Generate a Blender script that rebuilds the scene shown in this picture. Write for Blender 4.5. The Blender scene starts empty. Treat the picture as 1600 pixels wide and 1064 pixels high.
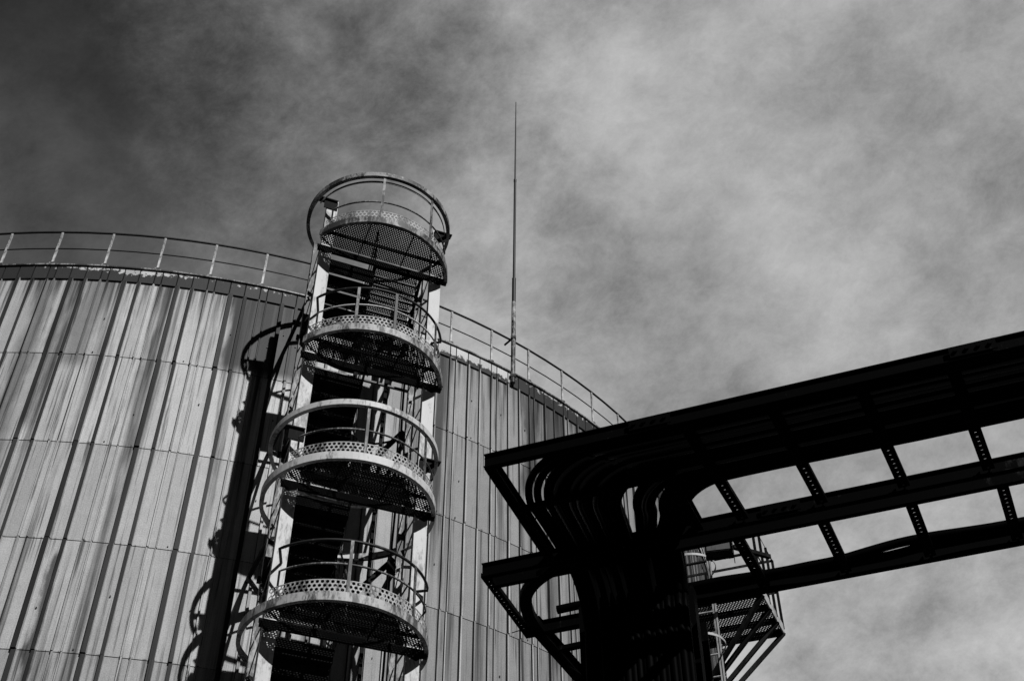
import bpy, bmesh, math, random
from mathutils import Vector, Matrix
random.seed(7)
sc = bpy.context.scene
R = math.radians
PI = math.pi

# ------------------------------------------------------------------ camera
CAMZ = 1.6
cam = bpy.data.cameras.new('camera')
cam.lens = 36.0 * 1960 / 1600
cam.sensor_width = 36.0
cam.clip_end = 2000
camo = bpy.data.objects.new('camera', cam)
camo.location = (0, 0, CAMZ)
camo.rotation_euler = (R(90 + 43.134), 0, 0)
sc.collection.objects.link(camo)
sc.camera = camo

# ------------------------------------------------------------------ light
SUN_AZ, SUN_EL = 33.0, 37.0          # azimuth to the right of straight behind the camera
sv = Vector((math.sin(R(SUN_AZ)) * math.cos(R(SUN_EL)), -math.cos(R(SUN_AZ)) * math.cos(R(SUN_EL)), math.sin(R(SUN_EL))))
sun = bpy.data.lights.new('sun', 'SUN')
sun.energy = 4.9
sun.angle = R(0.5)
sun.color = (1, 1, 1)
suno = bpy.data.objects.new('sun', sun)
suno.rotation_euler = sv.to_track_quat('Z', 'Y').to_euler()
suno.location = (10, -10, 40)
sc.collection.objects.link(suno)

sc.view_settings.view_transform = 'Standard'
sc.view_settings.look = 'None'
sc.view_settings.exposure = 0.0
sc.view_settings.gamma = 1.0


class NT:
    """small node-tree builder"""
    def __init__(s, tree):
        s.t = tree
        s.n = tree.nodes
        s.l = tree.links

    def add(s, kind, **kw):
        n = s.n.new(kind)
        for k, v in kw.items():
            setattr(n, k, v)
        return n

    def put(s, sock, v):
        if isinstance(v, (int, float)):
            sock.default_value = v
        elif isinstance(v, tuple):
            sock.default_value = v
        else:
            s.l.new(v, sock)

    def m(s, op, a, b=None, c=None, clamp=False):
        n = s.add('ShaderNodeMath', operation=op)
        n.use_clamp = clamp
        s.put(n.inputs[0], a)
        if b is not None:
            s.put(n.inputs[1], b)
        if c is not None:
            s.put(n.inputs[2], c)
        return n.outputs[0]

    def ramp(s, v, lo, hi, a=0.0, b=1.0):
        n = s.add('ShaderNodeMapRange', interpolation_type='SMOOTHSTEP')
        s.put(n.inputs[0], v)
        for i, q in enumerate((lo, hi, a, b)):
            s.put(n.inputs[1 + i], q)
        return n.outputs[0]

    def mix(s, f, a, b):
        n = s.add('ShaderNodeMix', data_type='FLOAT')
        s.put(n.inputs[0], f)
        s.put(n.inputs[2], a)
        s.put(n.inputs[3], b)
        return n.outputs[0]

    def xyz(s, x, y, z):
        n = s.add('ShaderNodeCombineXYZ')
        for i, q in enumerate((x, y, z)):
            s.put(n.inputs[i], q)
        return n.outputs[0]

    def sep(s, v):
        n = s.add('ShaderNodeSeparateXYZ')
        s.l.new(v, n.inputs[0])
        return n.outputs

    def noise(s, v, scale, detail=4, rough=0.55, dist=0.0):
        n = s.add('ShaderNodeTexNoise')
        s.l.new(v, n.inputs['Vector'])
        n.inputs['Scale'].default_value = scale
        n.inputs['Detail'].default_value = detail
        n.inputs['Roughness'].default_value = rough
        n.inputs['Distortion'].default_value = dist
        return n.outputs[0]

    def grey(s, v):
        n = s.add('ShaderNodeCombineColor')
        for i in range(3):
            s.put(n.inputs[i], v)
        return n.outputs[0]

    def box(s, v, c, half, soft):
        d = s.m('ABSOLUTE', s.m('SUBTRACT', v, c))
        return s.ramp(d, half + soft, half - soft)


# ------------------------------------------------------------------ sky
world = bpy.data.worlds.new('World')
sc.world = world
world.use_nodes = True
w = NT(world.node_tree)
w.n.clear()
sky = w.add('ShaderNodeTexSky', sky_type='NISHITA')
sky.sun_disc = False
sky.sun_elevation = R(SUN_EL)
sky.sun_rotation = math.atan2(sv.x, sv.y)
sky.dust_density = 0.6
sepc = w.add('ShaderNodeSeparateColor')
w.l.new(sky.outputs[0], sepc.inputs[0])
red = sepc.outputs[0]                          # black-and-white film behind a red filter: blue sky goes dark
tc = w.add('ShaderNodeTexCoord')
d = tc.outputs['Generated']
dx, dy, dz = w.sep(d)
# clouds: soft mottled veil, thin on the left and thick ahead and to the right, unseen sky behind the camera darkened to cut ambient light
zc = w.m('MAXIMUM', dz, 0.15)
lx = w.m('DIVIDE', dx, zc)
wv = w.xyz(w.m('ADD', w.m('ADD', dx, w.m('MULTIPLY', dz, 0.25)), 2.74), dy, w.m('MULTIPLY', dz, 1.5))
wx = w.xyz(w.m('ADD', w.m('MULTIPLY', dx, 0.75), w.m('MULTIPLY', dz, 0.55)), w.m('MULTIPLY', dy, 1.2), w.m('SUBTRACT', w.m('MULTIPLY', dz, 1.2), w.m('MULTIPLY', dx, 0.75)))
n1 = w.noise(wv, 4.6, 3, 0.5, 0.2)
n2 = w.noise(wv, 8.5, 9, 0.60, 0.12)
n3 = w.noise(wx, 19.0, 12, 0.78, 0.15)
nn = w.m('ADD', w.m('ADD', w.m('MULTIPLY', n1, 0.38), w.m('MULTIPLY', n2, 0.33)), w.m('MULTIPLY', n3, 0.33))
dev = w.m('SUBTRACT', nn, 0.5)
veil = w.ramp(w.m('ADD', w.m('ADD', lx, w.m('MULTIPLY', dev, 0.55)), w.m('MULTIPLY', dy, 0.0)), -0.40, 0.14)
thick = w.mix(veil, w.mix(w.ramp(dz, 0.70, 0.81), 0.075, 0.030), 0.325)
low = w.ramp(dz, 0.62, 0.44)                     # brighter towards the horizon
thick = w.m('ADD', thick, w.m('MULTIPLY', low, 0.11))
relief = w.m('MAXIMUM', w.m('ADD', 1.0, w.m('MULTIPLY', dev, w.mix(veil, 3.6, 3.7))), 0.2)
ahead = w.ramp(dy, 0.28, 0.47)
cover = w.m('MULTIPLY', w.m('MULTIPLY', thick, relief), w.mix(ahead, 0.015, 1.0))
val = w.m('ADD', w.m('MULTIPLY', red, 0.025), w.m('MULTIPLY', cover, 10.0))
bg = w.add('ShaderNodeBackground')
w.l.new(w.grey(val), bg.inputs[0])
bg.inputs[1].default_value = 0.10
wo = w.add('ShaderNodeOutputWorld')
w.l.new(bg.outputs[0], wo.inputs[0])


# ------------------------------------------------------------------ materials
def material(name, rough=0.6, metal=0.0, spec=0.3):
    m = bpy.data.materials.new(name)
    m.use_nodes = True
    t = NT(m.node_tree)
    b = m.node_tree.nodes['Principled BSDF']
    b.inputs['Roughness'].default_value = rough
    b.inputs['Metallic'].default_value = metal
    b.inputs['Specular IOR Level'].default_value = spec
    return m, t, b


def painted(name, paint, rust, amount, scale=5.0, rough=0.55, spec=0.3, stretch=0.35, bump=0.15):
    """worn paint: patches and speckle of bare rusty steel through it"""
    m, t, b = material(name, rough, 0, spec)
    co = t.add('ShaderNodeTexCoord').outputs['Object']
    x, y, z = t.sep(co)
    v = t.xyz(x, y, t.m('MULTIPLY', z, stretch))
    big = t.noise(v, scale * 0.35, 4, 0.6)
    fine = t.noise(v, scale * 3.2, 6, 0.7)
    k = t.m('ADD', t.m('MULTIPLY', big, 0.55), t.m('MULTIPLY', fine, 0.45))
    f = t.ramp(k, 0.66 - amount * 0.4, 0.78 - amount * 0.4)
    grime = t.noise(co, scale * 8, 3, 0.6)
    p = t.m('MULTIPLY', t.mix(t.noise(v, scale, 3), 0.82, 1.1), paint)
    p = t.m('MULTIPLY', p, t.mix(grime, 0.85, 1.1))
    t.l.new(t.grey(t.mix(f, p, rust)), b.inputs['Base Color'])
    bp = t.add('ShaderNodeBump')
    bp.inputs['Strength'].default_value = bump
    bp.inputs['Distance'].default_value = 0.01
    t.l.new(k, bp.inputs['Height'])
    t.l.new(bp.outputs[0], b.inputs['Normal'])
    return m


M = {}
M['white_paint'] = painted('white_paint', 0.48, 0.12, 0.42)
M['column_paint'] = painted('column_paint', 0.45, 0.16, 0.46, 6.0)
M['pale_paint'] = painted('pale_paint', 0.36, 0.06, 0.52, 6.0)
M['worn_paint'] = painted('worn_paint', 0.28, 0.035, 0.62, 7.0)
M['rusty_rail'] = painted('rusty_rail', 0.09, 0.012, 0.8, 9.0)
M['dark_steel'] = painted('dark_steel', 0.008, 0.014, 0.4, 6.0, 0.7, 0.05)
M['grating'] = painted('grating_steel', 0.018, 0.008, 0.6, 4.0, 0.7, 0.06)
M['toe_paint'] = painted('toe_board_paint', 0.36, 0.05, 0.48, 8.0)
M['rail_paint'] = painted('tank_rail_paint', 0.50, 0.03, 0.55, 5.0)
M['handrail_dark'] = painted('tank_handrail_dark', 0.016, 0.006, 0.5, 5.0)
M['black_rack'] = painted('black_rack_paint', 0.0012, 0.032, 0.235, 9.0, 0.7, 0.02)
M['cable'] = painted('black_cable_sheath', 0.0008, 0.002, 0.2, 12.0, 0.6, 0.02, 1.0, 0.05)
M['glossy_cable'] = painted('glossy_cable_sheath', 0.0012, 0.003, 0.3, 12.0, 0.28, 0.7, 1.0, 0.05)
M['mast'] = painted('mast_paint', 0.33, 0.008, 0.66, 5.0)
M['mast_dark'] = painted('mast_dark', 0.012, 0.006, 0.5, 5.0)
M['platform_steel'] = painted('service_platform_steel', 0.005, 0.014, 0.5, 5.0, 0.7, 0.04)
M['galvanised'] = painted('galvanised_steel', 0.34, 0.08, 0.4, 7.0)
M['lamp_glass'] = painted('lamp_glass', 0.1, 0.05, 0.3, 5.0, 0.2, 0.5)
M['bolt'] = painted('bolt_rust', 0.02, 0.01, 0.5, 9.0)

# concrete / cinder ground
m, t, b = material('dark_gravel', 0.9, 0, 0.2)
co = t.add('ShaderNodeTexCoord').outputs['Object']
gg = t.m('ADD', t.m('MULTIPLY', t.noise(co, 0.25, 5), 0.5), t.m('MULTIPLY', t.noise(co, 9.0, 5, 0.7), 0.5))
t.l.new(t.grey(t.ramp(gg, 0.3, 0.7, 0.008, 0.03)), b.inputs['Base Color'])
M['ground'] = m

TCX, TCY, TR, TZ = -9.9966, 34.6039, 16.024, 19.606 + CAMZ
POST0, SHEET = R(-93.638), 2 * PI / 90


def tank_material(name, fascia=False):
    m, t, b = material(name, 0.62, 0.0, 0.25)
    co = t.add('ShaderNodeTexCoord').outputs['Object']
    x, y, z = t.sep(co)
    ang = t.m('ARCTAN2', y, x)
    s = t.m('MULTIPLY', ang, TR)
    sv_ = t.xyz(s, 0.0, z)
    at = t.add('ShaderNodeAttribute', attribute_name='tone').outputs['Fac']
    base = t.m('MULTIPLY', at, 0.37)
    if not fascia:
        # long dirty runs down the sheets
        wob = t.m('MULTIPLY', t.noise(t.xyz(t.m('MULTIPLY', s, 0.9), 0.0, t.m('MULTIPLY', z, 0.5)), 1.0, 3), 0.9)
        st = t.noise(t.xyz(t.m('MULTIPLY', s, 2.6), 3.0, t.m('MULTIPLY', t.m('ADD', z, wob), 0.075)), 1.0, 5, 0.6)
        f1 = t.m('MULTIPLY', t.ramp(st, 0.49, 0.66), 0.86)
        fine = t.noise(t.xyz(t.m('MULTIPLY', s, 16.0), 8.0, t.m('MULTIPLY', z, 0.38)), 1.0, 4, 0.65)
        f2 = t.m('MULTIPLY', t.ramp(fine, 0.53, 0.68), 0.72)
        # drips that start under the fascia and under each sheet joint
        drip = t.noise(t.xyz(t.m('MULTIPLY', s, 5.5), 5.0, t.m('MULTIPLY', z, 0.05)), 1.0, 4, 0.6)
        top = t.ramp(z, TZ - 2.1, TZ - 0.35)
        f3 = t.m('MULTIPLY', t.m('MULTIPLY', t.ramp(drip, 0.44, 0.60), t.m('MULTIPLY', top, top)), 0.85)
        # runs that start at the joints between the courses
        below = t.m('MULTIPLY', t.m('FRACT', t.m('DIVIDE', t.m('SUBTRACT', 20.87, z), 2.19)), 2.19)
        run = t.noise(t.xyz(t.m('MULTIPLY', s, 8.0), 11.0, t.m('FLOOR', t.m('DIVIDE', t.m('SUBTRACT', 20.87, z), 2.19))), 1.0, 3, 0.6)
        reach = t.m('MULTIPLY', t.ramp(run, 0.5, 0.75), 1.5)
        f4 = t.m('MULTIPLY', t.m('MULTIPLY', t.ramp(run, 0.52, 0.62), t.ramp(t.m('SUBTRACT', below, reach), 0.15, -0.35)), 0.62)
        jag = t.m('MULTIPLY', t.m('SUBTRACT', t.noise(t.xyz(t.m('MULTIPLY', s, 3.0), 0.0, t.m('MULTIPLY', z, 0.8)), 1.0, 4), 0.5), 0.05)
        a2 = t.m('ADD', ang, t.m('MULTIPLY', jag, 0.6))

        def region(a0, a1, z0, z1, k, soft=0.009):
            q = t.box(a2, R((a0 + a1) / 2), R((a1 - a0) / 2), soft)
            h = t.m('MULTIPLY', t.ramp(z, z0 - 0.2, z0 + 0.2), t.ramp(z, z1 + 0.1, z1 - 0.1))
            return t.m('MULTIPLY', t.m('MULTIPLY', q, h), k)
        stains = [region(-90.0, -88.6, 15.5, 21.4, .62, .010), region(-88.0, -87.2, 16.8, 21.4, .6, .006),
                  region(-86.6, -84.8, 18.4, 21.4, .55, .01), region(-80.8, -80.1, 16.0, 21.4, .45, .006), region(-75.5, -68.6, 18.72, 21.4, 0.87, .006),
                  region(-92.6, -91.6, 12.0, 18.0, .5, .008), region(-83.2, -82.7, 8.0, 14.0, .8, .003),
                  region(-50.2, -48.6, 17.9, 21.4, .75, .006), region(-48.0, -45.3, 18.9, 21.4, .70, .01), region(-44.5, -40.0, 17.0, 21.4, .4, .01),
                  region(-47.6, -46.9, 14.0, 19.0, .4, .004), region(-62.4, -61.4, 17.0, 21.4, .25, .006)]
        keep = t.m('MULTIPLY', t.m('SUBTRACT', 1.0, f1), t.m('SUBTRACT', 1.0, f2))
        keep = t.m('MULTIPLY', keep, t.m('SUBTRACT', 1.0, f3))
        keep = t.m('MULTIPLY', keep, t.m('SUBTRACT', 1.0, f4))
        for q in stains:
            keep = t.m('MULTIPLY', keep, t.m('SUBTRACT', 1.0, q))
        keep = t.m('MAXIMUM', keep, 0.05)
    else:
        # flaking paint: dark scale eating in from the lower edge
        fl = t.noise(t.xyz(t.m('MULTIPLY', s, 1.0), 0.0, t.m('MULTIPLY', z, 1.0)), 9.0, 5, 0.6)
        lo = t.noise(t.xyz(t.m('MULTIPLY', s, 0.28), 2.0, 0.0), 1.0, 2, 0.5)
        hz = t.ramp(z, TZ - 0.42, TZ - 0.05)
        bare = t.m('ADD', t.m('ADD', t.m('MULTIPLY', fl, 0.55), t.m('MULTIPLY', t.m('SUBTRACT', 1.0, hz), 0.26)), t.m('MULTIPLY', lo, 0.5))
        clean = t.m('ADD', t.box(ang, R(-56.0), R(4.6), .01), t.m('MULTIPLY', t.box(ang, R(-81.5), R(3.0), .01), 0.35))
        bare = t.m('SUBTRACT', bare, t.m('MULTIPLY', clean, 0.24))
        keep = t.mix(t.ramp(bare, 0.455, 0.50), 1.05, 0.06)
    grain = t.noise(sv_, 42.0, 3, 0.75)
    blot = t.noise(sv_, 3.0, 5, 0.65)
    base = t.m('MULTIPLY', base, t.mix(grain, 0.32, 1.68))
    base = t.m('MULTIPLY', base, t.mix(blot, 0.78, 1.2))
    t.l.new(t.grey(t.m('MULTIPLY', base, keep)), b.inputs['Base Color'])
    bp = t.add('ShaderNodeBump')
    bp.inputs['Strength'].default_value = 0.25
    bp.inputs['Distance'].default_value = 0.02
    t.l.new(t.m('ADD', t.m('MULTIPLY', grain, 0.3), blot), bp.inputs['Height'])
    t.l.new(bp.outputs[0], b.inputs['Normal'])
    return m


M['cladding'] = tank_material('tank_cladding')
M['fascia'] = tank_material('tank_fascia', True)


# ------------------------------------------------------------------ object helpers
def link(o):
    sc.collection.objects.link(o)
    return o


def thing(name, label, cat, loc=(0, 0, 0), rotz=0, group=None):
    o = bpy.data.objects.new(name, None)
    o.empty_display_size = 0.3
    o.location = loc
    o.rotation_euler = (0, 0, rotz)
    o['label'] = label
    o['category'] = cat
    if group:
        o['group'] = group
    return link(o)


def tag(o, label, cat, group=None):
    o['label'] = label
    o['category'] = cat
    if group:
        o['group'] = group
    return o


class MB:
    """collects faces for ONE mesh object"""
    def __init__(s):
        s.v = []
        s.f = []
        s.mi = []
        s.sm = []

    def add(s, vs, fs, mi=0, smooth=False):
        o = len(s.v)
        s.v += [tuple(q) for q in vs]
        for f in fs:
            s.f.append([o + i for i in f])
            s.mi.append(mi)
            s.sm.append(smooth)

    def box(s, c, ax, ay, az, mi=0):
        """box with centre c and half-vectors ax ay az"""
        c, ax, ay, az = Vector(c), Vector(ax), Vector(ay), Vector(az)
        vs = [c + ax * i + ay * j + az * k for k in (-1, 1) for j in (-1, 1) for i in (-1, 1)]
        s.add(vs, [(0, 2, 3, 1), (4, 5, 7, 6), (0, 1, 5, 4), (2, 6, 7, 3), (0, 4, 6, 2), (1, 3, 7, 5)], mi)

    def bar(s, p, q, wd, ht, up=(0, 0, 1), mi=0):
        """rectangular bar from p to q, wd across, ht along up"""
        p, q = Vector(p), Vector(q)
        t = (q - p).normalized()
        a = t.cross(Vector(up))
        if a.length < 1e-4:
            a = t.cross(Vector((1, 0, 0)))
        a.normalize()
        u = a.cross(t).normalized()
        s.box((p + q) / 2, (q - p) / 2, a * wd / 2, u * ht / 2, mi)

    def tube(s, pts, r, n=8, mi=0, closed=False, cap=True):
        pts = [Vector(p) for p in pts]
        N = len(pts)
        rr = r if isinstance(r, (list, tuple)) else [r] * N
        T = []
        for i in range(N):
            if closed:
                tt = pts[(i + 1) % N] - pts[i - 1]
            else:
                tt = pts[min(i + 1, N - 1)] - pts[max(i - 1, 0)]
            T.append(tt.normalized())
        ref = Vector((0, 0, 1)) if abs(T[0].z) < 0.9 else Vector((1, 0, 0))
        a = T[0].cross(ref).normalized()
        vs = []
        for i in range(N):
            a = (a - T[i] * a.dot(T[i])).normalized()
            bb = T[i].cross(a)
            for k in range(n):
                th = 2 * PI * k / n
                vs.append(pts[i] + (a * math.cos(th) + bb * math.sin(th)) * rr[i])
        fs = []
        for i in range(N if closed else N - 1):
            j = (i + 1) % N
            for k in range(n):
                l = (k + 1) % n
                fs.append((i * n + k, i * n + l, j * n + l, j * n + k))
        s.add(vs, fs, mi, True)
        if cap and not closed:
            s.add(vs[:n], [tuple(range(n))[::-1]], mi)
            s.add(vs[-n:], [tuple(range(n))], mi)

    def arcband(s, c, r, a0, a1, z0, z1, th, n=48, mi=0):
        """flat bar rolled to an arc: inner radius r, thickness th, from z0 to z1"""
        full = abs(a1 - a0) > 2 * PI - 1e-4
        N = n + 1
        vs = []
        for i in range(N):
            a = a0 + (a1 - a0) * i / n
            ca, sa = math.cos(a), math.sin(a)
            for rr, zz in ((r, z0), (r + th, z0), (r + th, z1), (r, z1)):
                vs.append((c[0] + ca * rr, c[1] + sa * rr, zz))
        fs = []
        for i in range(n):
            o, p = i * 4, i * 4 + 4
            for k in range(4):
                l = (k + 1) % 4
                fs.append((o + k, p + k, p + l, o + l))
        if not full:
            fs += [(0, 1, 2, 3), tuple(n * 4 + k for k in (3, 2, 1, 0))]
        s.add(vs, fs, mi)

    def build(s, name, mats, parent=None, loc=None):
        me = bpy.data.meshes.new(name)
        me.from_pydata(s.v, [], s.f)
        mats = mats if isinstance(mats, (list, tuple)) else [mats]
        for q in mats:
            me.materials.append(q)
        me.polygons.foreach_set('material_index', s.mi)
        me.polygons.foreach_set('use_smooth', s.sm)
        me.update()
        bm = bmesh.new()
        bm.from_mesh(me)
        bmesh.ops.recalc_face_normals(bm, faces=bm.faces)
        bm.to_mesh(me)
        bm.free()
        o = bpy.data.objects.new(name, me)
        if parent:
            o.parent = parent
        if loc:
            o.location = loc
        return link(o)


def copy_part(src, parent, loc=(0, 0, 0), rotz=0):
    c = src.copy()
    c.parent = parent
    c.location = loc
    c.rotation_euler = (0, 0, rotz)
    return link(c)


def hexes(mb, inside, x0, x1, y0, y1, pitch, hole, fmap, th=0.005, mi=0):
    """perforated sheet: a honeycomb of cells, each an outer hexagon round an open hexagonal hole.
    fmap(x, y, h) gives the 3D point at sheet position x, y and depth h."""
    ro = pitch / math.sqrt(3)
    rowh = pitch * math.sqrt(3) / 2
    j = 0
    y = y0
    while y <= y1:
        x = x0 + (pitch / 2 if j % 2 else 0)
        while x <= x1:
            if inside(x, y):
                vo, vi = [], []
                for k in range(6):
                    a = PI / 6 + k * PI / 3
                    vo.append((x + ro * math.cos(a), y + ro * math.sin(a)))
                    vi.append((x + hole * math.cos(a), y + hole * math.sin(a)))
                vs = [fmap(p[0], p[1], 0) for p in vo] + [fmap(p[0], p[1], 0) for p in vi] + [fmap(p[0], p[1], th) for p in vi] + [fmap(p[0], p[1], th) for p in vo]
                fs = []
                for k in range(6):
                    l = (k + 1) % 6
                    fs += [(k, l, 6 + l, 6 + k), (6 + k, 6 + l, 12 + l, 12 + k), (12 + k, 12 + l, 18 + l, 18 + k)]
                mb.add(vs, fs, mi)
            x += pitch
        y += rowh
        j += 1


# ------------------------------------------------------------------ ground
g = MB()
g.add([(-600, -600, 0), (600, -600, 0), (600, 600, 0), (-600, 600, 0)], [(0, 1, 2, 3)])
go = g.build('ground', M['ground'])
go['kind'] = 'structure'

# ------------------------------------------------------------------ storage tank
tank = thing('storage_tank', 'huge round storage tank clad in grey streaked ribbed metal sheets, railing on top', 'storage tank', (TCX, TCY, 0))


def pol(a, r, z):
    return (r * math.cos(a), r * math.sin(a), z)


seams = [TZ - 0.40, 18.68, 16.45, 14.28, 12.09, 9.9, 7.7, 5.5, 3.3, 1.1, 0.0]
RIBS = (0.0, 0.155, 0.475, 0.795)
WSH = TR * SHEET
rng = random.Random(3)
for ci in range(len(seams) - 1):
    zt, zb = seams[ci], seams[ci + 1]
    rb = TR + 0.004 * (len(seams) - ci) * 0.0
    mb = MB()
    tones = []
    shift = rng.uniform(-0.012, 0.012)
    off_t, off_b = -0.004, 0.008                      # each course laps over the one below
    for k in range(90):
        jit = rng.uniform(-0.004, 0.004)
        s0 = k * WSH + shift + jit
        prof = []                                        # (arc position, height out of the pan)
        for q in RIBS:
            wv_ = min(max((-64 - math.degrees(POST0 + k * SHEET)) / 12, 0.0), 1.0)
            wr = {0.0: 0.028, 0.155: 0.020, 0.475: 0.034 + 0.048 * wv_, 0.795: 0.026 + 0.032 * wv_}[q]
            h = {0.0: 0.045, 0.155: 0.034, 0.475: 0.060, 0.795: 0.050}[q] * rng.uniform(0.7, 1.15)
            prof += [(q, 0.0), (q + 0.009, h), (q + 0.009 + wr, h), (q + 0.016 + wr, 0.0)]
        prof.append((WSH, 0.0))
        base_i = len(mb.v)
        for (q, h) in prof:
            a = POST0 + (s0 + q) / TR
            mb.v.append(pol(a, TR + h + off_b, zb))
            mb.v.append(pol(a, TR + h + off_t, zt))
        adeg = math.degrees(POST0 + k * SHEET)
        east = min(max((adeg + 69) / 8, 0.0), 1.0)      # sheets darker from the tower rightwards and in the lower courses
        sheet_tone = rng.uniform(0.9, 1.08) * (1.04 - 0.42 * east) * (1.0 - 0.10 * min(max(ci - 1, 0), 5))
        pan = 1.0
        for i in range(len(prof) - 1):
            if i % 4 == 3:
                pan = rng.uniform(0.92, 1.09)
            mb.f.append([base_i + 2 * i, base_i + 2 * i + 2, base_i + 2 * i + 3, base_i + 2 * i + 1])
            mb.mi.append(1 if i % 4 == 0 else 0)           # dark strip along one flank of each rib
            mb.sm.append(False)
            deg = math.degrees(POST0 + k * SHEET)
            if i % 4 == 1:                                 # crest of a rib: many on the weather side hold black dirt
                west = min(max((-66 - deg) / 16, 0.0), 1.0)
                chance = 0.10 + 0.74 * west if i in (9, 13) else 0.03 + 0.22 * west
                dirty = 0.78 * random.Random(k * 31 + i).random() + 0.22 * rng.random() < chance
                tones.append(rng.uniform(0.02, 0.09) if dirty else rng.uniform(0.6, 1.0))
            else:
                tones.append(sheet_tone * pan)
            if i % 4 == 3 and prof[i + 1][0] - prof[i][0] > 0.2:
                pa = (prof[i][0] + prof[i + 1][0]) / 2
                for zz, pr in ((zb + 0.06, 0.22), (zb + (zt - zb) * rng.uniform(0.35, 0.65), 0.25)):
                    if rng.random() < pr:
                        a = POST0 + (s0 + pa + rng.uniform(-.05, .05)) / TR
                        n0 = len(mb.f)
                        c = Vector(pol(a, TR + 0.012, zz))
                        er, et = Vector((math.cos(a), math.sin(a), 0)), Vector((-math.sin(a), math.cos(a), 0))
                        mb.box(c, er * 0.011, et * rng.uniform(.008, .012), Vector((0, 0, rng.uniform(.010, .02))), 1)
                        tones += [1.0] * (len(mb.f) - n0)
    # lap strip: bottom lip turned inwards so that the joint casts a line
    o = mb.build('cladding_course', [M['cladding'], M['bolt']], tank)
    at = o.data.attributes.new('tone', 'FLOAT', 'FACE')
    at.data.foreach_set('value', tones)

# fascia band under the roof edge: one panel per pan
mb = MB()
tones = []
for k in range(90):
    for i, q in enumerate(RIBS):
        q1 = RIBS[i + 1] if i < 3 else WSH
        a0 = POST0 + (k * WSH + q + 0.012) / TR
        a1 = POST0 + (k * WSH + q1 - 0.012) / TR
        n0 = len(mb.f)
        vs = []
        for a in (a0, a1):
            for r_, z_ in ((TR + 0.005, TZ - 0.41), (TR + 0.034, TZ - 0.41), (TR + 0.034, TZ - 0.035), (TR + 0.005, TZ - 0.035)):
                vs.append(pol(a, r_, z_))
        mb.add(vs, [(0, 1, 2, 3), (7, 6, 5, 4), (0, 4, 5, 1), (1, 5, 6, 2), (2, 6, 7, 3), (3, 7, 4, 0)])
        tones += [rng.uniform(0.85, 1.2)] * (len(mb.f) - n0)
o = mb.build('fascia', M['fascia'], tank)
at = o.data.attributes.new('tone', 'FLOAT', 'FACE')
at.data.foreach_set('value', tones)
mb = MB()
mb.arcband((0, 0), TR - 0.02, 0, 2 * PI, TZ - 0.395, TZ - 0.037, 0.022, 180)
mb.build('fascia_backing', M['dark_steel'], tank)
mb = MB()
mb.arcband((0, 0), TR - 0.1, 0, 2 * PI, TZ - 0.030, TZ + 0.004, 0.175, 180)
mb.build('edge_trim', M['worn_paint'], tank)
mb = MB()
vs = [(0, 0, TZ + 0.9)]
fs = []
for ri, (r_, z_) in enumerate(((4, TZ + .78), (8, TZ + .55), (12, TZ + .25), (TR - .11, TZ + 0.0))):
    for k in range(120):
        vs.append(pol(2 * PI * k / 120, r_, z_))
for k in range(120):
    fs.append((0, 1 + k, 1 + (k + 1) % 120))
    for ri in range(3):
        o_ = 1 + ri * 120
        fs.append((o_ + k, o_ + 120 + k, o_ + 120 + (k + 1) % 120, o_ + (k + 1) % 120))
mb.add(vs, fs)
mb.build('roof', M['dark_steel'], tank)

# roof railing
RR = TR + 0.02
ring = lambda z_, r_, n_: [pol(POST0 + 2 * PI * k / 180, RR, z_) for k in range(180)]
mb = MB()
mb.tube(ring(TZ + 1.05, 0, 0), 0.026, 8, closed=True)
mb.build('handrail', M['handrail_dark'], tank)
mb = MB()
mb.tube(ring(TZ + 0.52, 0, 0), 0.015, 6, closed=True)
mb.build('middle_rail', M['handrail_dark'], tank)
mb = MB()
mb.bar((0, 0, 0.02), (0, 0, 1.05), 0.045, 0.03, (0, 1, 0))
mb.box((0, 0, 0.045), (0.05, 0, 0), (0, 0.04, 0), (0, 0, 0.02))
post = None
for k in range(90):
    a = POST0 + k * SHEET
    if post is None:
        post = mb.build('railing_post', M['rail_paint'], tank)
        post.location = pol(a, RR, TZ)
        post.rotation_euler = (0, 0, a + PI / 2)
    else:
        copy_part(post, tank, pol(a, RR, TZ), a + PI / 2)

# ------------------------------------------------------------------ lightning rod on the tank edge
MZ0, MZ1, MZ2 = 2.64, 7.31, 10.89
ax_, ay_ = 0.02, 22.0
aa = math.atan2(ay_ - TCY, ax_ - TCX)
rod = thing('lightning_rod', 'tall thin stepped lightning rod standing on the tank edge against the sky', 'lightning rod', (ax_, ay_, TZ - 0.35))
rod.rotation_euler = (0, R(0.5), 0)
mb = MB(); mb.tube([(0, 0, 0), (0, 0, MZ0)], [0.056, 0.054], 14)
mb.tube([(0, 0, MZ0 - .02), (0, 0, MZ0 + 0.85)], [0.050, 0.050], 14, mi=1)
mb.build('lower_tube', [M['mast'], M['mast_dark']], rod)
mb = MB(); mb.tube([(0, 0, MZ0 + .84), (0, 0, MZ1)], [0.034, 0.032], 12); mb.build('middle_tube', M['mast_dark'], rod)
mb = MB(); mb.tube([(0, 0, MZ1 - .04), (0, 0, MZ1 + .05)], [0.04, 0.04], 10); mb.tube([(0, 0, MZ1), (0, 0, (MZ1 + MZ2) / 2), (0, 0, MZ2)], [0.022, 0.019, 0.011], 8); mb.build('tip', M['mast_dark'], rod)
mb = MB()
er = Vector((math.cos(aa), math.sin(aa), 0)); et = Vector((-er.y, er.x, 0))
mb.bar(-er * 0.22 - et * 0.10 + Vector((0, 0, 1.30)), Vector((0, 0, 1.45)), 0.035, 0.035)
mb.box((0, 0, 1.42), (0.065, 0, 0), (0, 0.065, 0), (0, 0, 0.03))
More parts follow.
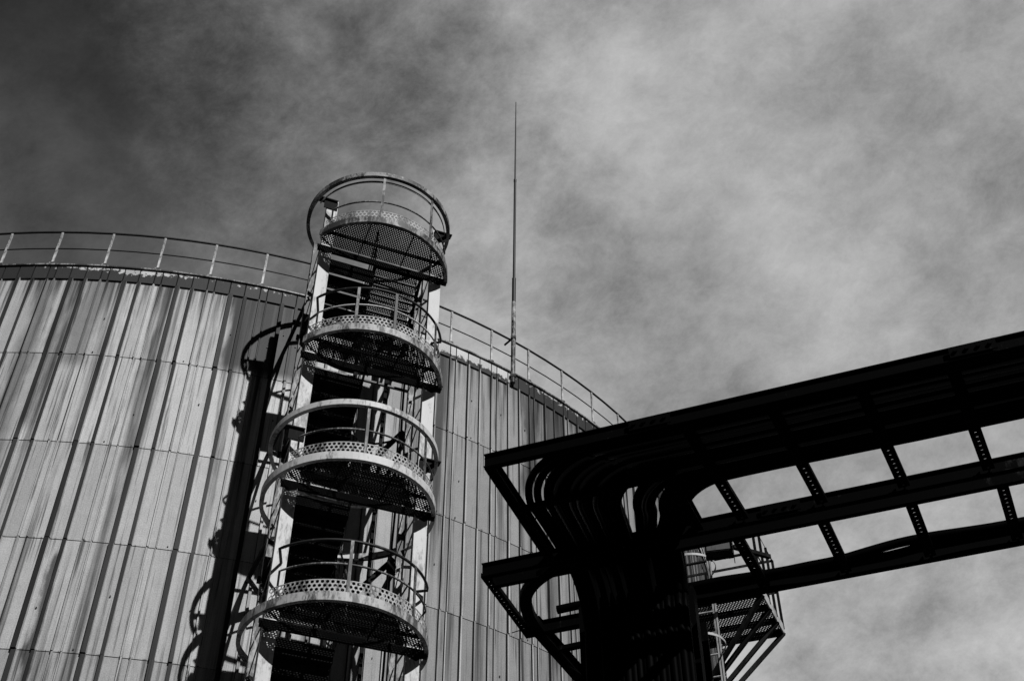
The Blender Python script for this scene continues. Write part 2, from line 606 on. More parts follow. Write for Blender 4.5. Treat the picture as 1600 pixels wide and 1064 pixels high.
mb.box((0, 0, 0.2), (0.065, 0, 0), (0, 0.065, 0), (0, 0, 0.04))
mb.build('clamp', M['mast_dark'], rod)

# ------------------------------------------------------------------ stair tower
TWA = R(22.0)
TWX, TWY = -2.80, 17.60
tower = thing('stair_tower', 'white rusty steel stair tower with round perforated platforms and hoop rings before the tank', 'stair tower', (TWX, TWY, 0), TWA)
# local axes: x along the column line (right), -y out towards the viewer, +y towards the tank
RAD = 1.48
YF, YB = -0.39, 0.78             # front and rear column lines
XC = 1.14
XS = 0.05
FL = [18.33, 15.47, 12.58, 9.96, 7.10, 4.22, 1.35]
FL = [q + CAMZ for q in FL]
TOP = FL[0] + 1.36


def channel(mb, x, y, z0, z1, wd, dp, face):
    """upright channel: web facing -y (face=-1) or +y, flanges behind"""
    th = 0.014
    h = (z1 - z0) / 2
    zc_ = (z0 + z1) / 2
    mb.box((x, y, zc_), (wd / 2, 0, 0), (0, th / 2, 0), (0, 0, h))
    for sx in (-1, 1):
        mb.box((x + sx * (wd / 2 - th / 2), y - face * (dp / 2 + th / 2 + 0.001), zc_), (th / 2, 0, 0), (0, dp / 2, 0), (0, 0, h))


for sx in (-1, 1):
    mb = MB(); channel(mb, XS + sx * XC, YF, 0, TOP - (0.0 if sx < 0 else 0.0), 0.225, 0.10, -1)
    mb.build('column', M['column_paint'], tower)
for sx in (-1, 1):
    mb = MB(); channel(mb, XS + sx * (XC + 0.0), YB, 0, TOP - 0.15, 0.16, 0.08, 1)
    mb.build('column', M['worn_paint'], tower)

# zigzag lattice on both sides between front and rear columns
for sx in (-1, 1):
    mb = MB()
    x = XS + sx * (XC + 0.03)
    zz = 0.3
    k = 0
    while zz < TOP - 0.7:
        a, b_ = (YF + 0.10, YB - 0.06) if k % 2 == 0 else (YB - 0.06, YF + 0.10)
        mb.bar((x, a, zz), (x, b_, zz + 0.62), 0.012, 0.055)
        if k % 2 == 0:
            mb.bar((x + 0.014, YF + .10, zz), (x + 0.014, YB - .06, zz), 0.010, 0.05)
        zz += 0.64
        k += 1
    mb.build('side_bracing', M['worn_paint'], tower)
# heavy diagonals in the rear face and ties to the tank wall
for i in range(6):
    z0, z1 = FL[i + 1] + 0.9, FL[i] - 0.25
    mb = MB(); mb.bar((XS - 0.05, YB + .06, z0), (XS + XC - .08, YB + .06, z1), 0.02, 0.10)
    mb.build('rear_brace', M['dark_steel'], tower)
# inner posts, mid-height rails and a conduit that fill the rear of the tower
for x_ in (-0.02, 0.62):
    mb = MB(); mb.bar((XS + x_, YB + .02, 0), (XS + x_, YB + .02, FL[0] - .1), 0.06, 0.06, (0, 1, 0)); mb.build('inner_post', M['dark_steel'], tower)
for i in range(6):
    mb = MB(); mb.bar((XS - XC, YB + .045, FL[i + 1] + .75), (XS + XC, YB + .045, FL[i + 1] + .75), 0.03, 0.06); mb.build('rear_rail', M['worn_paint'], tower)
    mb = MB()
    mb.bar((XS + .64, YF + .12, FL[i + 1] + 1.55), (XS + XC - .06, YB - .05, FL[i + 1] + 2.05), 0.012, 0.05)
    mb.build('knee_brace', M['dark_steel'], tower)
mb = MB()
pts = [(XS + XC - .16, YB - .06, 0.2 + .5 * k_ ) for k_ in range(40) if 0.2 + .5 * k_ < FL[0]]
mb.tube([(p[0] + .012 * math.sin(p[2] * 1.7), p[1], p[2]) for p in pts], 0.022, 7)
mb.build('conduit', M['rusty_rail'], tower)
for i in range(6):
    mb = MB(); mb.box((XS + XC - .16, YB - .075, FL[i] - .55), (0.07, 0, 0), (0, 0.045, 0), (0, 0, 0.10)); mb.box((XS + XC - .16, YB - .125, FL[i] - .55), (0.06, 0, 0), (0, 0.004, 0), (0, 0, 0.09)); mb.build('junction_box', M['dark_steel'], tower)
for i in range(6):
    for sx, reach in ((-1, 2.44), (1, 2.48)):
        zt = FL[i] - 0.30
        mb = MB(); mb.bar((XS + sx * XC, YB, zt), (XS + sx * (XC + .05), YB + reach - .78, zt), 0.06, 0.10); mb.build('tank_tie', M['dark_steel'], tower)
        mb = MB(); mb.bar((XS + sx * XC, YB + .05, zt - 1.25), (XS + sx * (XC + .05), YB + reach - .95, zt - .06), 0.05, 0.07); mb.build('tie_strut', M['dark_steel'], tower)

A_L = math.atan2(YF, -math.sqrt(RAD ** 2 - YF ** 2))   # angle of the left end of the front arc
A_R = math.atan2(YF, math.sqrt(RAD ** 2 - YF ** 2))
A_L0 = A_L
if A_L > 0:
    A_L -= 2 * PI
A_L = R(-152)
PITCH, HOLE = 0.05, 0.0152
# perforated sheet of a front platform
floor_mb = MB()
hexes(floor_mb, lambda x, y: x * x + y * y < (RAD - 0.045) ** 2 and y < YF - 0.02 and y < YF + (x + 1.20) * 3.0, -RAD, RAD, -RAD, YF, PITCH, HOLE, lambda x, y, h: (x, y, h - 0.004))
n_f = 60
for i in range(n_f):                                    # solid margin under the ring
    a0 = A_L + (A_R - A_L) * i / n_f
    a1 = A_L + (A_R - A_L) * (i + 1) / n_f
    vs = [(math.cos(a) * r_, math.sin(a) * r_, z_) for a in (a0, a1) for r_, z_ in ((RAD - .075, -.006), (RAD - .002, -.006), (RAD - .002, .003), (RAD - .075, .003))]
    floor_mb.add(vs, [(0, 1, 5, 4), (1, 2, 6, 5), (2, 3, 7, 6), (3, 0, 4, 7)])
toe_mb = MB()
RT = RAD - 0.03


def toe_map(x, y, h):
    a = x / RT
    return (math.cos(a) * (RT - h), math.sin(a) * (RT - h), y)


hexes(toe_mb, lambda x, y: True, A_L * RT + 0.12, A_R * RT - 0.12, 0.108, 0.25, 0.078, 0.030, toe_map)
toe_mb.arcband((0, 0), RT - .003, A_L + .06, A_R - .06, 0.268, 0.284, 0.006, 60)
toe_mb.arcband((0, 0), RT - .003, A_L + .06, A_R - .06, 0.0, 0.072, 0.006, 60)
# rear half-landing sheet
land_mb = MB()
hexes(land_mb, lambda x, y: x * x + y * y < (RAD - 0.045) ** 2 and y > YB + 0.02, -RAD, RAD, YB, RAD, PITCH, HOLE, lambda x, y, h: (x, y, h - 0.004))
B_R = math.atan2(YB, math.sqrt(RAD ** 2 - YB ** 2))
B_L = PI - B_R
tread_mb = MB()
TW = 0.96
hexes(tread_mb, lambda x, y: abs(x) < TW / 2 - 0.03 and abs(y) < 0.105, -TW / 2 + .03, TW / 2, -0.105, 0.105, PITCH, HOLE, lambda x, y, h: (x, y, h - 0.004))
for sy in (-1, 1):
    tread_mb.box((0, sy * 0.122, -0.018), (TW / 2, 0, 0), (0, 0.012, 0), (0, 0, 0.022))
for sx in (-1, 1):
    tread_mb.box((sx * (TW / 2 - .012), 0, -0.018), (0.012, 0, 0), (0, 0.109, 0), (0, 0, 0.02))

# closed steps of the other flights: plate tread with a riser plate below it
solid_mb = MB()
solid_mb.box((0, 0, -0.004), (TW / 2, 0, 0), (0, 0.155, 0), (0, 0, 0.004))
solid_mb.box((0, -0.151, -0.188), (TW / 2, 0, 0), (0, 0.004, 0), (0, 0, 0.1795))
full_mb = MB()
full_mb.box((0, 0, -0.004), (TW / 2, 0, 0), (0, 0.155, 0), (0, 0, 0.004))
full_mb.box((0, -0.151, -0.124), (TW / 2, 0, 0), (0, 0.004, 0), (0, 0, 0.1155))
full_mb.box((0, 0.06, -0.244), (TW / 2, 0, 0), (0, 0.215, 0), (0, 0, 0.004))
first = {}


def shared(name, mb, mats, parent, loc=(0, 0, 0)):
    if name not in first:
        first[name] = mb.build(name, mats, parent)
        first[name].location = loc
        return first[name]
    return copy_part(first[name], parent, loc)


def arcpts(r, a0, a1, z, n=40):
    return [(r * math.cos(a0 + (a1 - a0) * i / n), r * math.sin(a0 + (a1 - a0) * i / n), z) for i in range(n + 1)]


# (floor ring is a full hoop?, rail is a broad hoop?, rail material, ring material)
STYLE = [(False, True, 'worn_paint', 'worn_paint'), (False, False, 'rusty_rail', 'pale_paint'), (True, True, 'white_paint', 'white_paint'),
         (True, False, 'rusty_rail', 'pale_paint'), (True, True, 'white_paint', 'white_paint'), (True, False, 'worn_paint', 'worn_paint'), (True, True, 'worn_paint', 'worn_paint')]
POSTS = [(-102, -58), (-112, -84, -42), (-96, -47), (-98, -50), (-100, -48), (-98, -50), (-100, -50)]
for li, z in enumerate(FL):
    fullr, hoop, rm, em = STYLE[li]
    plat = shared('platform', floor_mb, M['grating'], tower, (0, 0, z))
    shared('toe_board', toe_mb, M['toe_paint'], plat)
    # edge ring
    mb = MB()
    a0, a1 = (A_L, A_R) if not fullr else (0, 2 * PI)
    mb.arcband((0, 0), RAD, a0, a1, -0.09, 0.055, 0.016, 80)
    mb.arcband((0, 0), RAD - 0.055, a0, a1, -0.096, -0.0905, 0.071, 80)
    mb.build('edge_ring', M[em], plat)
    # beams under the floor
    mb = MB()
    xe = math.sqrt(RAD ** 2 - YF ** 2)
    mb.box(((xe - 1.26) / 2, YF + 0.02, -0.075), ((xe + 1.26) / 2, 0, 0), (0, 0.03, 0), (0, 0, 0.065))
    mb.box((0, -0.80, -0.04), (math.sqrt(RAD ** 2 - .64) - .06, 0, 0), (0, 0.006, 0), (0, 0, 0.032))
    for q in (-0.45, 0.42):
        mb.box((q, (YF - math.sqrt(RAD ** 2 - q * q)) / 2, -0.04), (0.006, 0, 0), (0, (math.sqrt(RAD ** 2 - q * q) + YF) / 2 - .06, 0), (0, 0, 0.03))
    mb.build('floor_beam', M['dark_steel'], plat)
    # gusset plates tying the ring to the columns
    for sx in (-1, 1):
        mb = MB()
        x0, x1 = XS + sx * (XC - 0.10), (xe + 0.005 if sx > 0 else -1.28)
        vs = []
        for y_ in (YF - 0.022, YF - 0.012):
            vs += [(x0, y_, -0.02), (x1, y_, -0.02), (x1, y_, -0.10), (XS + sx * (XC + 0.05), y_, -0.23), (x0, y_, -0.17)]
        mb.add(vs, [(0, 1, 2, 3, 4), (9, 8, 7, 6, 5)] + [(i, (i + 1) % 5, 5 + (i + 1) % 5, 5 + i) for i in range(5)])
        mb.build('gusset', M['dark_steel'], plat)
    # guard rail
    hh = (1.40, 0, 1.165, 0, 1.165, 0, 1.165)[li]
    mb = MB()
    if hoop:
        mb.arcband((0, 0), RAD, 0, 2 * PI, hh - .105, hh, 0.016, 90)
        mb.arcband((0, 0), RAD - 0.06, 0, 2 * PI, hh - .111, hh - .1055, 0.076, 90)
        if li == 0:
            mb.arcband((0, 0), RAD - 0.10, R(-165), R(-8), hh - .20, hh - .15, 0.012, 60)
        mb.build('guard_rail', M[rm], plat)
        for sx in (-1, 1):
            mb = MB()
            mb.box((XS + sx * (XC + 0.10), YF, hh - .085), (0.19, 0, 0), (0, 0.07, 0), (0, 0, 0.012))
            mb.box((XS + sx * (XC + 0.04), YF - .02, hh - .215), (0.14, 0, 0), (0, 0.008, 0), (0, 0, 0.115))
            mb.build('hoop_bracket', M['dark_steel'], plat)
    else:
        ends_l = (XS - XC, YF - 0.02)
        pts = [(XS - XC + .02, YF - 0.02, 1.0)] + arcpts(RAD - 0.05, A_L + 0.10, A_R - 0.10, 1.0) + [(XS + XC - .02, YF - 0.02, 1.0)]
        mb.tube(pts, 0.024, 8)
        mb.build('guard_rail', M[rm], plat)
    mb = MB()
    pts = [(XS - XC + .02, YF - 0.02, 0.36)] + arcpts(RAD - 0.06, A_L + 0.14, A_R - 0.14, 0.58) + [(XS + XC - .02, YF - 0.02, 0.36)]
    mb.tube(pts, 0.0175, 8)
    mb.build('middle_rail', M['white_paint'] if li == 1 else M['worn_paint'], plat)
    for pa in POSTS[li]:
        mb = MB()
        a = R(pa)
        c_, s_ = math.cos(a), math.sin(a)
        mb.bar((c_ * (RAD - .02), s_ * (RAD - .02), -0.05), (c_ * (RAD - .03), s_ * (RAD - .03), hh - .11 if hh else 0.99), 0.05, 0.022, (c_, s_, 0))
        mb.build('rail_post', M['worn_paint'], plat)
    # rear half-landing, half a storey above this floor, with the flight that climbs back to it
    up = 1.43
    if li == 0:
        continue
    land = shared('half_landing', land_mb, M['grating'], tower, (0, 0, z + up))
    mb = MB()
    mb.arcband((0, 0), RAD - .12, B_R, B_L, -0.10, 0.05, 0.014, 40)
    mb.arcband((0, 0), RAD - .19, B_R, B_L, -0.016, -0.0065, 0.068, 40)
    mb.box((0, YB + 0.0, -0.07), (1.22, 0, 0), (0, 0.025, 0), (0, 0, 0.06))
    mb.build('edge_ring', M['dark_steel'], land)
    mb = MB()
    mb.tube(arcpts(RAD - .15, B_R, B_L, 1.0, 24), 0.022, 8)
    for q in (40, 75, 105, 140):
        a = R(q)
        mb.tube([((RAD - .15) * math.cos(a), (RAD - .15) * math.sin(a), 0), ((RAD - .15) * math.cos(a), (RAD - .15) * math.sin(a), 1.0)], 0.018, 6)
    mb.build('guard_rail', M['rusty_rail'], land)
    zn = FL[li - 1]
    runs = [(0.53, YF + 0.06, YB - 0.02, z, z + up, False), (-0.53, YB - 0.02, YF + 0.06, z + up, zn, True)]
    if li == 1:
        runs.append((0.42, YB - 0.02, YF + 0.06, z + up, zn, False))
    for (xm, y0, y1, z0, z1, closed) in runs:
        nst = 6 if (closed or xm > 0.5) else 10
        mb = MB()
        for sx in (-1, 1):
            mb.bar((xm + sx * (TW / 2 + .012), y0, z0 - 0.03), (xm + sx * (TW / 2 + .012), y1, z1 - 0.03), 0.01, 0.22)
        fl = mb.build('stair_flight', M['dark_steel'], tower)
        for k in range(1, nst):
            f = k / nst
            loc = (xm, y0 + (y1 - y0) * f, z0 + (z1 - z0) * f)
            if closed:
                shared('solid_tread' if li == 1 else 'full_tread', solid_mb if li == 1 else full_mb, M['dark_steel'], fl, loc).name = 'tread'
            else:
                shared('tread', tread_mb, M['grating'], fl, loc)
        if nst == 10:
            continue
        mb = MB()
        sx = 1 if xm > 0 else -1
        xr = xm - sx * (TW / 2 - 0.02)
        mb.tube([(xr, y0, z0 + .05), (xr, y0, z0 + 0.95), (xr, y1, z1 + 0.95), (xr, y1, z1 + .05)], 0.018, 6)
        mb.tube([(xr, y0, z0 + 0.5), (xr, y1, z1 + 0.5)], 0.014, 6)
        mb.build('stair_rail', M['rusty_rail'], fl)

# ------------------------------------------------------------------ cable rack in the foreground
RZ = 2.772 + CAMZ                                   # underside of the rack
RA = R(-20.2)
EU, EV, EZ = Vector((math.cos(RA), math.sin(RA), 0)), Vector((-math.sin(RA), math.cos(RA), 0)), Vector((0, 0, 1))
RO = Vector((-0.1002, 3.6210, RZ))


def ladder(name, label, cat='cable ladder'):
    return thing(name, label, cat, RO, RA, None)


def strut(mb, p, q, wd, holes=True, pitch=0.028, hw=0.0075, th=0.004, lip=0.018):
    """perforated strut from p to q, lying flat, in rack coordinates"""
    p, q = Vector(p), Vector(q)
    L = (q - p).length
    t = (q - p) / L
    a = t.cross(EZ).normalized()
    sw = (wd - hw) / 4
    for sx in (-1, 1):
        mb.box((p + q) / 2 + a * sx * (hw / 2 + sw), t * L / 2, a * sw, EZ * th / 2)
        mb.box((p + q) / 2 + a * sx * (wd / 2 - .0015) + EZ * (lip / 2 + th / 2), t * (L / 2), a * .0015, EZ * lip / 2)
    n = int(L / pitch)
    for i in range(n + 1):
        c = p + t * (L * i / max(n, 1))
        mb.box(c, t * (pitch - 0.0065) / 2 * (0.99 if 0 < i < n else 0.5), a * (hw / 2 + .0005), EZ * (th / 2 - .0002))


def rail(mb, p, q, h=0.062, wd=0.022):
    """channel side rail: web with two flanges"""
    p, q = Vector(p), Vector(q)
    t = (q - p).normalized()
    a = t.cross(EZ).normalized()
    c = (p + q) / 2
    hl = (q - p).length / 2
    mb.box(c + EZ * h / 2, t * hl, a * 0.003, EZ * h / 2)
    for z_ in (0.002, h - 0.002):
        mb.box(c + EZ * z_ + a * 0.0, t * (hl + .0005), a * wd / 2, EZ * 0.002)


UE = 4.2
lad1 = ladder('cable_ladder', 'wide black overhead cable ladder nearest the viewer, loaded with cables, open end at left')
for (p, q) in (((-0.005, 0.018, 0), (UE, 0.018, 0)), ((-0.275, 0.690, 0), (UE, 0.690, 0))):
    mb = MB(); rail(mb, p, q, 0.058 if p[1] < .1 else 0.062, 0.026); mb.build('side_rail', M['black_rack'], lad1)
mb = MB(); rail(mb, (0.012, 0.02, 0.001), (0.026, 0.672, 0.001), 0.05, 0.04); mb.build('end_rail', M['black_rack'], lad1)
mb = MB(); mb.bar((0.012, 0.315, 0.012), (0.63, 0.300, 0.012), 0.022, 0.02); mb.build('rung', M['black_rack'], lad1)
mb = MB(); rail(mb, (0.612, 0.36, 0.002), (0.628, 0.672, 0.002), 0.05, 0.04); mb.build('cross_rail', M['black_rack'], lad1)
r1 = None
for k in range(12):
    u = 0.783 + 0.3035 * k
    if r1 is None:
        mb = MB(); strut(mb, (0 - .05, 0.03, 0.016), (0.02, 0.675, 0.016), 0.043); r1 = mb.build('rung', M['black_rack'], lad1, (u, 0, 0))
    else:
        copy_part(r1, lad1, (u, 0, 0))
for (u_, v_) in ((0.62, 0.018), (1.72, 0.018), (0.95, 0.690), (2.05, 0.690)):
    mb = MB()
    mb.box((u_, v_ - .017, 0.031), (0.075, 0, 0), (0, 0.0025, 0), (0, 0, 0.022))
    for k in range(4):
        mb.tube([(u_ - .055 + .0367 * k, v_ - .019, 0.031), (u_ - .055 + .0367 * k, v_ - .0285, 0.031)], 0.007, 6)
    mb.build('splice_plate', M['black_rack'], lad1)
lad2 = ladder('cable_ladder', 'narrower black cable ladder farther from the viewer, perforated rungs showing sky')
for (p, q) in (((-0.26, 0.775, 0.002), (UE, 0.775, 0.002)), ((-0.27, 1.192, 0), (UE, 1.192, 0))):
    mb = MB(); rail(mb, p, q, 0.062, 0.026); mb.build('side_rail', M['black_rack'], lad2)
mb = MB(); strut(mb, (-0.268, 0.70, 0.012), (-0.258, 1.21, 0.012), 0.036); mb.build('end_strut', M['black_rack'], lad2)
r2 = None
for k in range(12):
    u = 0.752 + 0.333 * k
    if r2 is None:
        mb = MB(); strut(mb, (0, 0.785, 0.016), (0.03, 1.18, 0.016), 0.043); r2 = mb.build('rung', M['black_rack'], lad2, (u, 0, 0))
    else:
        copy_part(r2, lad2, (u, 0, 0))
# branch that leaves in a bend and runs away towards the tank
lad3 = ladder('cable_ladder', 'short black cable ladder branch with a rounded bend, left of the cable drop')


def railpath(mb, pts, h, wd):
    """rail along a plan path"""
    n = len(pts)
    vs = []
    for i in range(n):
        t = (Vector(pts[min(i + 1, n - 1)]) - Vector(pts[max(i - 1, 0)])).normalized()
        a = t.cross(EZ).normalized()
        p = Vector(pts[i])
        vs += [p - a * wd / 2, p + a * wd / 2, p + a * wd / 2 + EZ * h, p - a * wd / 2 + EZ * h]
    fs = [(0, 1, 2, 3), tuple(4 * (n - 1) + k for k in (3, 2, 1, 0))]
    for i in range(n - 1):
        for k in range(4):
            l = (k + 1) % 4
            fs.append((4 * i + k, 4 * i + 4 + k, 4 * i + 4 + l, 4 * i + l))
    mb.add(vs, fs)


def smooth(pts, n=6):
    """Catmull-Rom through the points"""
    P = [Vector(p) for p in pts]
    P = [P[0] * 2 - P[1]] + P + [P[-1] * 2 - P[-2]]
    out = []
    for i in range(1, len(P) - 2):
        for k in range(n):
            t = k / n
            a, b_, c, d_ = P[i - 1], P[i], P[i + 1], P[i + 2]
            out.append(0.5 * ((2 * b_) + (c - a) * t + (2 * a - 5 * b_ + 4 * c - d_) * t * t + (3 * b_ - a - 3 * c + d_) * t ** 3))
    out.append(P[-2])
    return out


mb = MB()
railpath(mb, smooth([(0.30, 0.735, 0.004), (0.12, 0.737, 0.004), (-0.03, 0.775, 0.004), (-0.15, 0.88, 0.004), (-0.20, 1.03, 0.004), (-0.205, 1.20, 0.004)]), 0.03, 0.05)
mb.build('side_rail', M['black_rack'], lad3)
mb = MB(); rail(mb, (-0.215, 1.15, 0.006), (-0.146, 1.95, 0.006), 0.06, 0.05); mb.build('side_rail', M['black_rack'], lad3)
mb = MB(); rail(mb, (0.22, 1.21, 0.006), (0.24, 1.9, 0.006), 0.06, 0.05); mb.build('side_rail', M['black_rack'], lad3)
for v_ in (1.375, 1.62, 1.86):
    mb = MB(); mb.bar((-0.19 + (v_ - 1.2) * .1, v_, 0.02), (0.232, v_ - .02, 0.02), 0.03, 0.02); mb.build('rung', M['black_rack'], lad3)

# vertical riser: cable ladder going down to the ground, strapped to a wide steel column
riser = ladder('riser_ladder', 'vertical black cable ladder carrying the dropped cables down to the ground', 'cable ladder')
for u in (0.035, 0.500):
    mb = MB(); mb.box((u, 1.06, -RZ / 2), (0.012, 0, 0), (0, 0.03, 0), (0, 0, RZ / 2 - .003)); mb.build('side_rail', M['black_rack'], riser)
for k in range(13):
    mb = MB(); mb.box((0.2675, 1.06, -0.25 - k * 0.32), (0.220, 0, 0), (0, 0.012, 0), (0, 0, 0.02)); mb.build('rung', M['black_rack'], riser)
colm = ladder('rack_column', 'broad black steel column behind the dropped cables, holding up the overhead rack', 'column')
mb = MB()
mb.box((0.27, 1.135, -RZ / 2), (0.225, 0, 0), (0, 0.008, 0), (0, 0, RZ / 2 - .004))
mb.box((0.27, 1.335, -RZ / 2), (0.225, 0, 0), (0, 0.008, 0), (0, 0, RZ / 2 - .004))
mb.box((0.27, 1.235, -RZ / 2), (0.006, 0, 0), (0, 0.0915, 0), (0, 0, RZ / 2 - .005))
mb.build('shaft', M['black_rack'], colm)
mb = MB(); mb.box((0.27, 1.235, -RZ + .012), (0.29, 0, 0), (0, 0.17, 0), (0, 0, 0.011)); mb.build('base_plate', M['black_rack'], colm)
# two posts farther along the rack, beyond the right edge of the photograph
for v_, lb in ((0.02, 'black steel post under the near rail of the overhead rack'), (1.2, 'black steel post under the far rail of the overhead rack')):
    p_ = ladder('rack_post', lb, 'post')
    mb = MB(); mb.box((3.6, v_, -RZ / 2), (0.05, 0, 0), (0, 0.05, 0), (0, 0, RZ / 2 - .002)); mb.build('shaft', M['black_rack'], p_)
    mb = MB(); mb.box((3.6, v_, -RZ + .01), (0.11, 0, 0), (0, 0.11, 0), (0, 0, 0.009)); mb.build('base_plate', M['black_rack'], p_)

# cables: along the rack, a flat bend, across, then over a bend and straight down
cr = random.Random(11)
us = [0.065, 0.095, 0.130, 0.155, 0.18, 0.207, 0.234, 0.260, 0.287, 0.312, 0.338, 0.362, 0.430, 0.456, 0.482, 0.520, 0.546, 0.572, 0.598]
NC = len(us)
for layer in range(2):
    for i, u in enumerate(us):
        if layer == 1 and i < 3:
            continue
        v_ = 0.045 + 0.365 * i / (NC - 1) + (0.008 if layer else 0)
        u_ = u + (0.011 if layer and i not in (11, 14) else 0)
        r_ = cr.uniform(0.0135, 0.0165)
        zc_ = 0.034 + layer * 0.026
        rad = 0.30 - 0.10 * i / NC
        if i < 3:
            zc_ = 0.034
        un = 0.072 + 0.405 * i / (NC - 1) + (0.010 if layer else 0)
        vd = 0.985 - 0.03 * layer + (0 if i % 2 else .006)
        rd = 0.22 - 0.03 * layer
        pts = [(UE, v_, zc_ + cr.uniform(-.002, .002))]
        for q in (3.2, 2.2, 1.5, 1.0):
            pts.append((q, v_ + cr.uniform(-.004, .004), zc_ + cr.uniform(-.003, .003)))
        if u_ + rad < 0.95:
            pts.append((u_ + rad, v_, zc_))
        for k in range(1, 9):
            a = PI / 2 * k / 8
            pts.append((u_ + rad - rad * math.sin(a), v_ + rad - rad * math.cos(a), zc_))
        ve = v_ + rad
        vs_ = vd - rd
        pts.append((u_ + (un - u_) * .35, ve + (vs_ - ve) * .5, zc_ + 0.01))
        uu = lambda z__: un
        for k in range(0, 8):
            a = PI / 2 * k / 7
            pts.append((u_ + (un - u_) * (0.7 + 0.3 * k / 7), vs_ + rd * math.sin(a), zc_ + 0.004 - rd + rd * math.cos(a)))
        for q in (0.9, 1.7, 2.6, 3.5):
            pts.append((un + cr.uniform(-.006, .006), vd + cr.uniform(-.004, .004), -q))
        pts.append((un, vd, -RZ + .01))
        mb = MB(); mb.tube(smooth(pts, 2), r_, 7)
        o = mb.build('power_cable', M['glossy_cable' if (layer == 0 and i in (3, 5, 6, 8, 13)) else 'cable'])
        o.location = RO
        o.rotation_euler = (0, 0, RA)
        if i == 0:
            tag(o, 'outermost black cable on the overhead rack, sweeping widest to the left before it drops', 'cable', 'black cables on the overhead rack')
        elif i == 1:
            tag(o, 'second outermost black cable of the bend, a sliver of tank showing on both sides', 'cable', 'black cables on the overhead rack')
        else:
            tag(o, 'black cable packed among others in the thick bundle that bends down from the overhead rack', 'cable', 'black cables on the overhead rack')
# cables lying along the far rail of the narrow ladder, sagging and humping
for j, (v_, zb_, lb) in enumerate(((1.145, 0.040, 'sagging black cable lying against the far rail of the narrow cable ladder'), (1.118, 0.046, 'wavy black cable beside the sagging one on the narrow cable ladder'))):
    pts = []
    u = -0.1 if j else 0.1
    while u < UE:
        hump = 0.014 * math.sin(u * 4.2 + j) + 0.008 * math.sin(u * 9 + 2 * j)
        pts.append((u, v_ + 0.008 * math.sin(u * 3 + j), zb_ + max(hump, -0.012)))
        u += 0.12
    mb = MB(); mb.tube(smooth(pts, 3), 0.019, 8)
    o = mb.build('power_cable', M['cable'])
    o.location = RO; o.rotation_euler = (0, 0, RA)
    tag(o, lb, 'cable')
# stray thin wires hanging off the branch
for j, (pp, lb) in enumerate((([(-0.17, 1.50, 0.0), (-0.10, 1.54, -0.05), (-0.03, 1.58, -0.07), (0.05, 1.55, 0.0)], 'thin loose wire dangling from the short cable ladder branch'),
                              ([(-0.33, 1.185, 0.03), (-0.29, 1.19, 0.035), (-0.272, 1.22, 0.02), (-0.255, 1.2, 0.06)], 'short bent wire end sticking out at the tip of the far rail'))):
    mb = MB(); mb.tube(smooth(pp, 4), 0.0022, 5)
    o = mb.build('wire', M['cable']); o.location = RO; o.rotation_euler = (0, 0, RA)
    tag(o, lb, 'wire')

# ------------------------------------------------------------------ service platform behind the rack
SZ = 8.9 + CAMZ
N1, F1 = Vector((3.28, 14.28, 0)), Vector((3.73, 15.29, 0))
PU = Vector((0.942, -0.336, 0)).normalized()
PV = (F1 - N1).normalized()
PW, PD = 1.95, (F1 - N1).length
PA = math.atan2(PU.y, PU.x)
PB = N1 - PU * PW                                      # near-left corner, hidden behind the cable drop
serv = thing('service_platform', 'small dark perforated service platform with railing and diagonal struts, behind the cable rack', 'platform', (PB.x, PB.y, 0), PA)
lv = Vector((PV.dot(PU), PV.dot(Vector((-PU.y, PU.x, 0))), 0))      # depth direction in local axes
mb = MB()
hexes(mb, lambda x, y: True, 0.03, PW - .03, 0.03, PD - .03, 0.04, 0.0125, lambda x, y, h: (x + lv.x * y, lv.y * y, SZ + h))
mb.build('floor', M['platform_steel'], serv)
c00, c10, c11, c01 = Vector((0, 0, SZ)), Vector((PW, 0, SZ)), Vector((PW, 0, SZ)) + lv * PD, Vector((0, 0, SZ)) + lv * PD
dn = Vector((0, 0, -0.045))
mb = MB()
for p, q in ((c00, c10), (c11, c01), (c01, c00)):
    mb.bar(p + dn, q + dn, 0.05, 0.10)
for f in (0.36, 0.7):
    mb.bar(c00 + lv * PD * f + dn, c10 + lv * PD * f + dn, 0.04, 0.07)
mb.bar((c00 + c10) / 2 + dn * .8, (c01 + c11) / 2 + dn * .8, 0.03, 0.05)
mb.build('frame', M['platform_steel'], serv)
mb = MB(); mb.bar(c10 + dn * .3, c11 + dn * .3, 0.02, 0.15); o = mb.build('toe_board', M['galvanised'], serv)
mb = MB()
up = Vector((0, 0, 1.1))
for z_ in (1.1, 0.58):
    mb.tube([c00 + Vector((0, 0, z_)), c10 + Vector((0, 0, z_)), c11 + Vector((0, 0, z_)), c01 + Vector((0, 0, z_))], 0.02, 7)
mb.build('guard_rail', M['platform_steel'], serv)
for p in (c10, c10 + lv * PD * .36, c10 + lv * PD * .68, c11, (c01 + c11) / 2):
    mb = MB(); mb.bar(p, p + up, 0.035, 0.035, (1, 0, 0)); mb.build('railing_post', M['platform_steel'], serv)
CL = Vector((0.55, 0.55, 0))                           # column the struts lean on
mb = MB(); mb.tube([CL, CL + Vector((0, 0, SZ - .1))], 0.16, 16); mb.build('column', M['platform_steel'], serv)
for f, zt_ in ((0.02, -1.5), (0.36, -1.42), (0.70, -1.5), (0.99, -1.58)):
    mb = MB(); mb.bar(c10 + lv * PD * f + dn * 1.6, CL + Vector((0.1, (f - .5) * .3, SZ + zt_)), 0.055, 0.055); mb.build('strut', M['platform_steel'], serv)
pp = Vector((PW - .90, 0, 0)) + lv * (PD - .02)
mb = MB(); mb.tube([pp, pp + Vector((0, 0, SZ - .1))], 0.05, 12); mb.build('leg', M['galvanised'], serv)

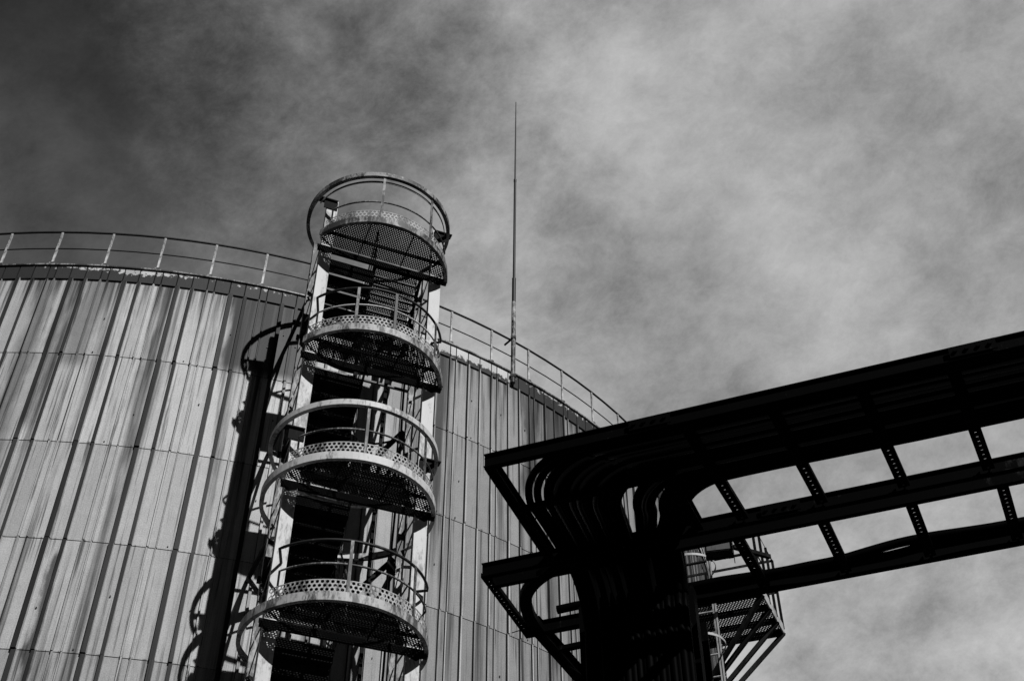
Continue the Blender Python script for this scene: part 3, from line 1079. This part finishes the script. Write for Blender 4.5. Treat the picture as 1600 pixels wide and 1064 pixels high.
# caged ladder next to the platform
clad = thing('caged_ladder', 'narrow caged steel ladder with pale hoops beside the small service platform', 'ladder', (2.30, 13.86, 0), PA)
for sx in (-1, 1):
    mb = MB(); mb.bar((sx * 0.22, 0.22, 0), (sx * 0.22, 0.22, SZ + .45), 0.05, 0.018, (0, 1, 0)); mb.build('stringer', M['galvanised'], clad)
for k in range(34):
    mb = MB(); mb.tube([(-0.22, 0.22, 0.4 + .3 * k), (0.22, 0.22, 0.4 + .3 * k)], 0.012, 6); mb.build('rung', M['galvanised'], clad)
for z_ in (2.4, 3.6, 4.8, 6.0, 7.2, 8.3, 9.42, SZ + .05):
    mb = MB(); mb.arcband((0, 0), 0.33, R(-228), R(48), z_ - .016, z_ + .016, 0.008, 30); mb.build('hoop', M['galvanised'], clad)
for a in (-150, -90, -30):
    mb = MB(); mb.box((0.325 * math.cos(R(a)), 0.325 * math.sin(R(a)), (2.4 + SZ) / 2), (0.004 * abs(math.sin(R(a))) + .003, 0, 0), (0, 0.004, 0), (0, 0, (SZ - 2.4) / 2)); mb.build('cage_strap', M['platform_steel'], clad)

# floodlight on an arm at the platform
fx = thing('floodlight', 'dark box floodlight on a short arm near the caged ladder', 'floodlight', (2.60, 13.30, SZ - .02), PA + R(8))
mb = MB()
mb.box((0, 0, 0), (0.17, 0, 0), (0, 0.10, 0), (0, 0, 0.10)); mb.box((0.0, 0.0, 0.107), (0.15, 0, 0), (0, 0.08, 0), (0, 0, 0.006))
for k in range(5):
    mb.box((-.12 + .06 * k, 0.112, 0), (0.006, 0, 0), (0, 0.011, 0), (0, 0, 0.09))
mb.build('housing', M['platform_steel'], fx)
mb = MB(); mb.box((0, -0.105, -0.0), (0.15, 0, 0), (0, 0.004, 0), (0, 0, 0.085)); mb.build('lens', M['lamp_glass'], fx)
mb = MB(); mb.box((0.176, 0, 0), (0.005, 0, 0), (0, 0.14, 0), (0, 0, 0.15)); mb.bar((0.18, 0, 0.0), (0.62, 0.35, 0.02), 0.05, 0.05); mb.build('arm', M['platform_steel'], fx)
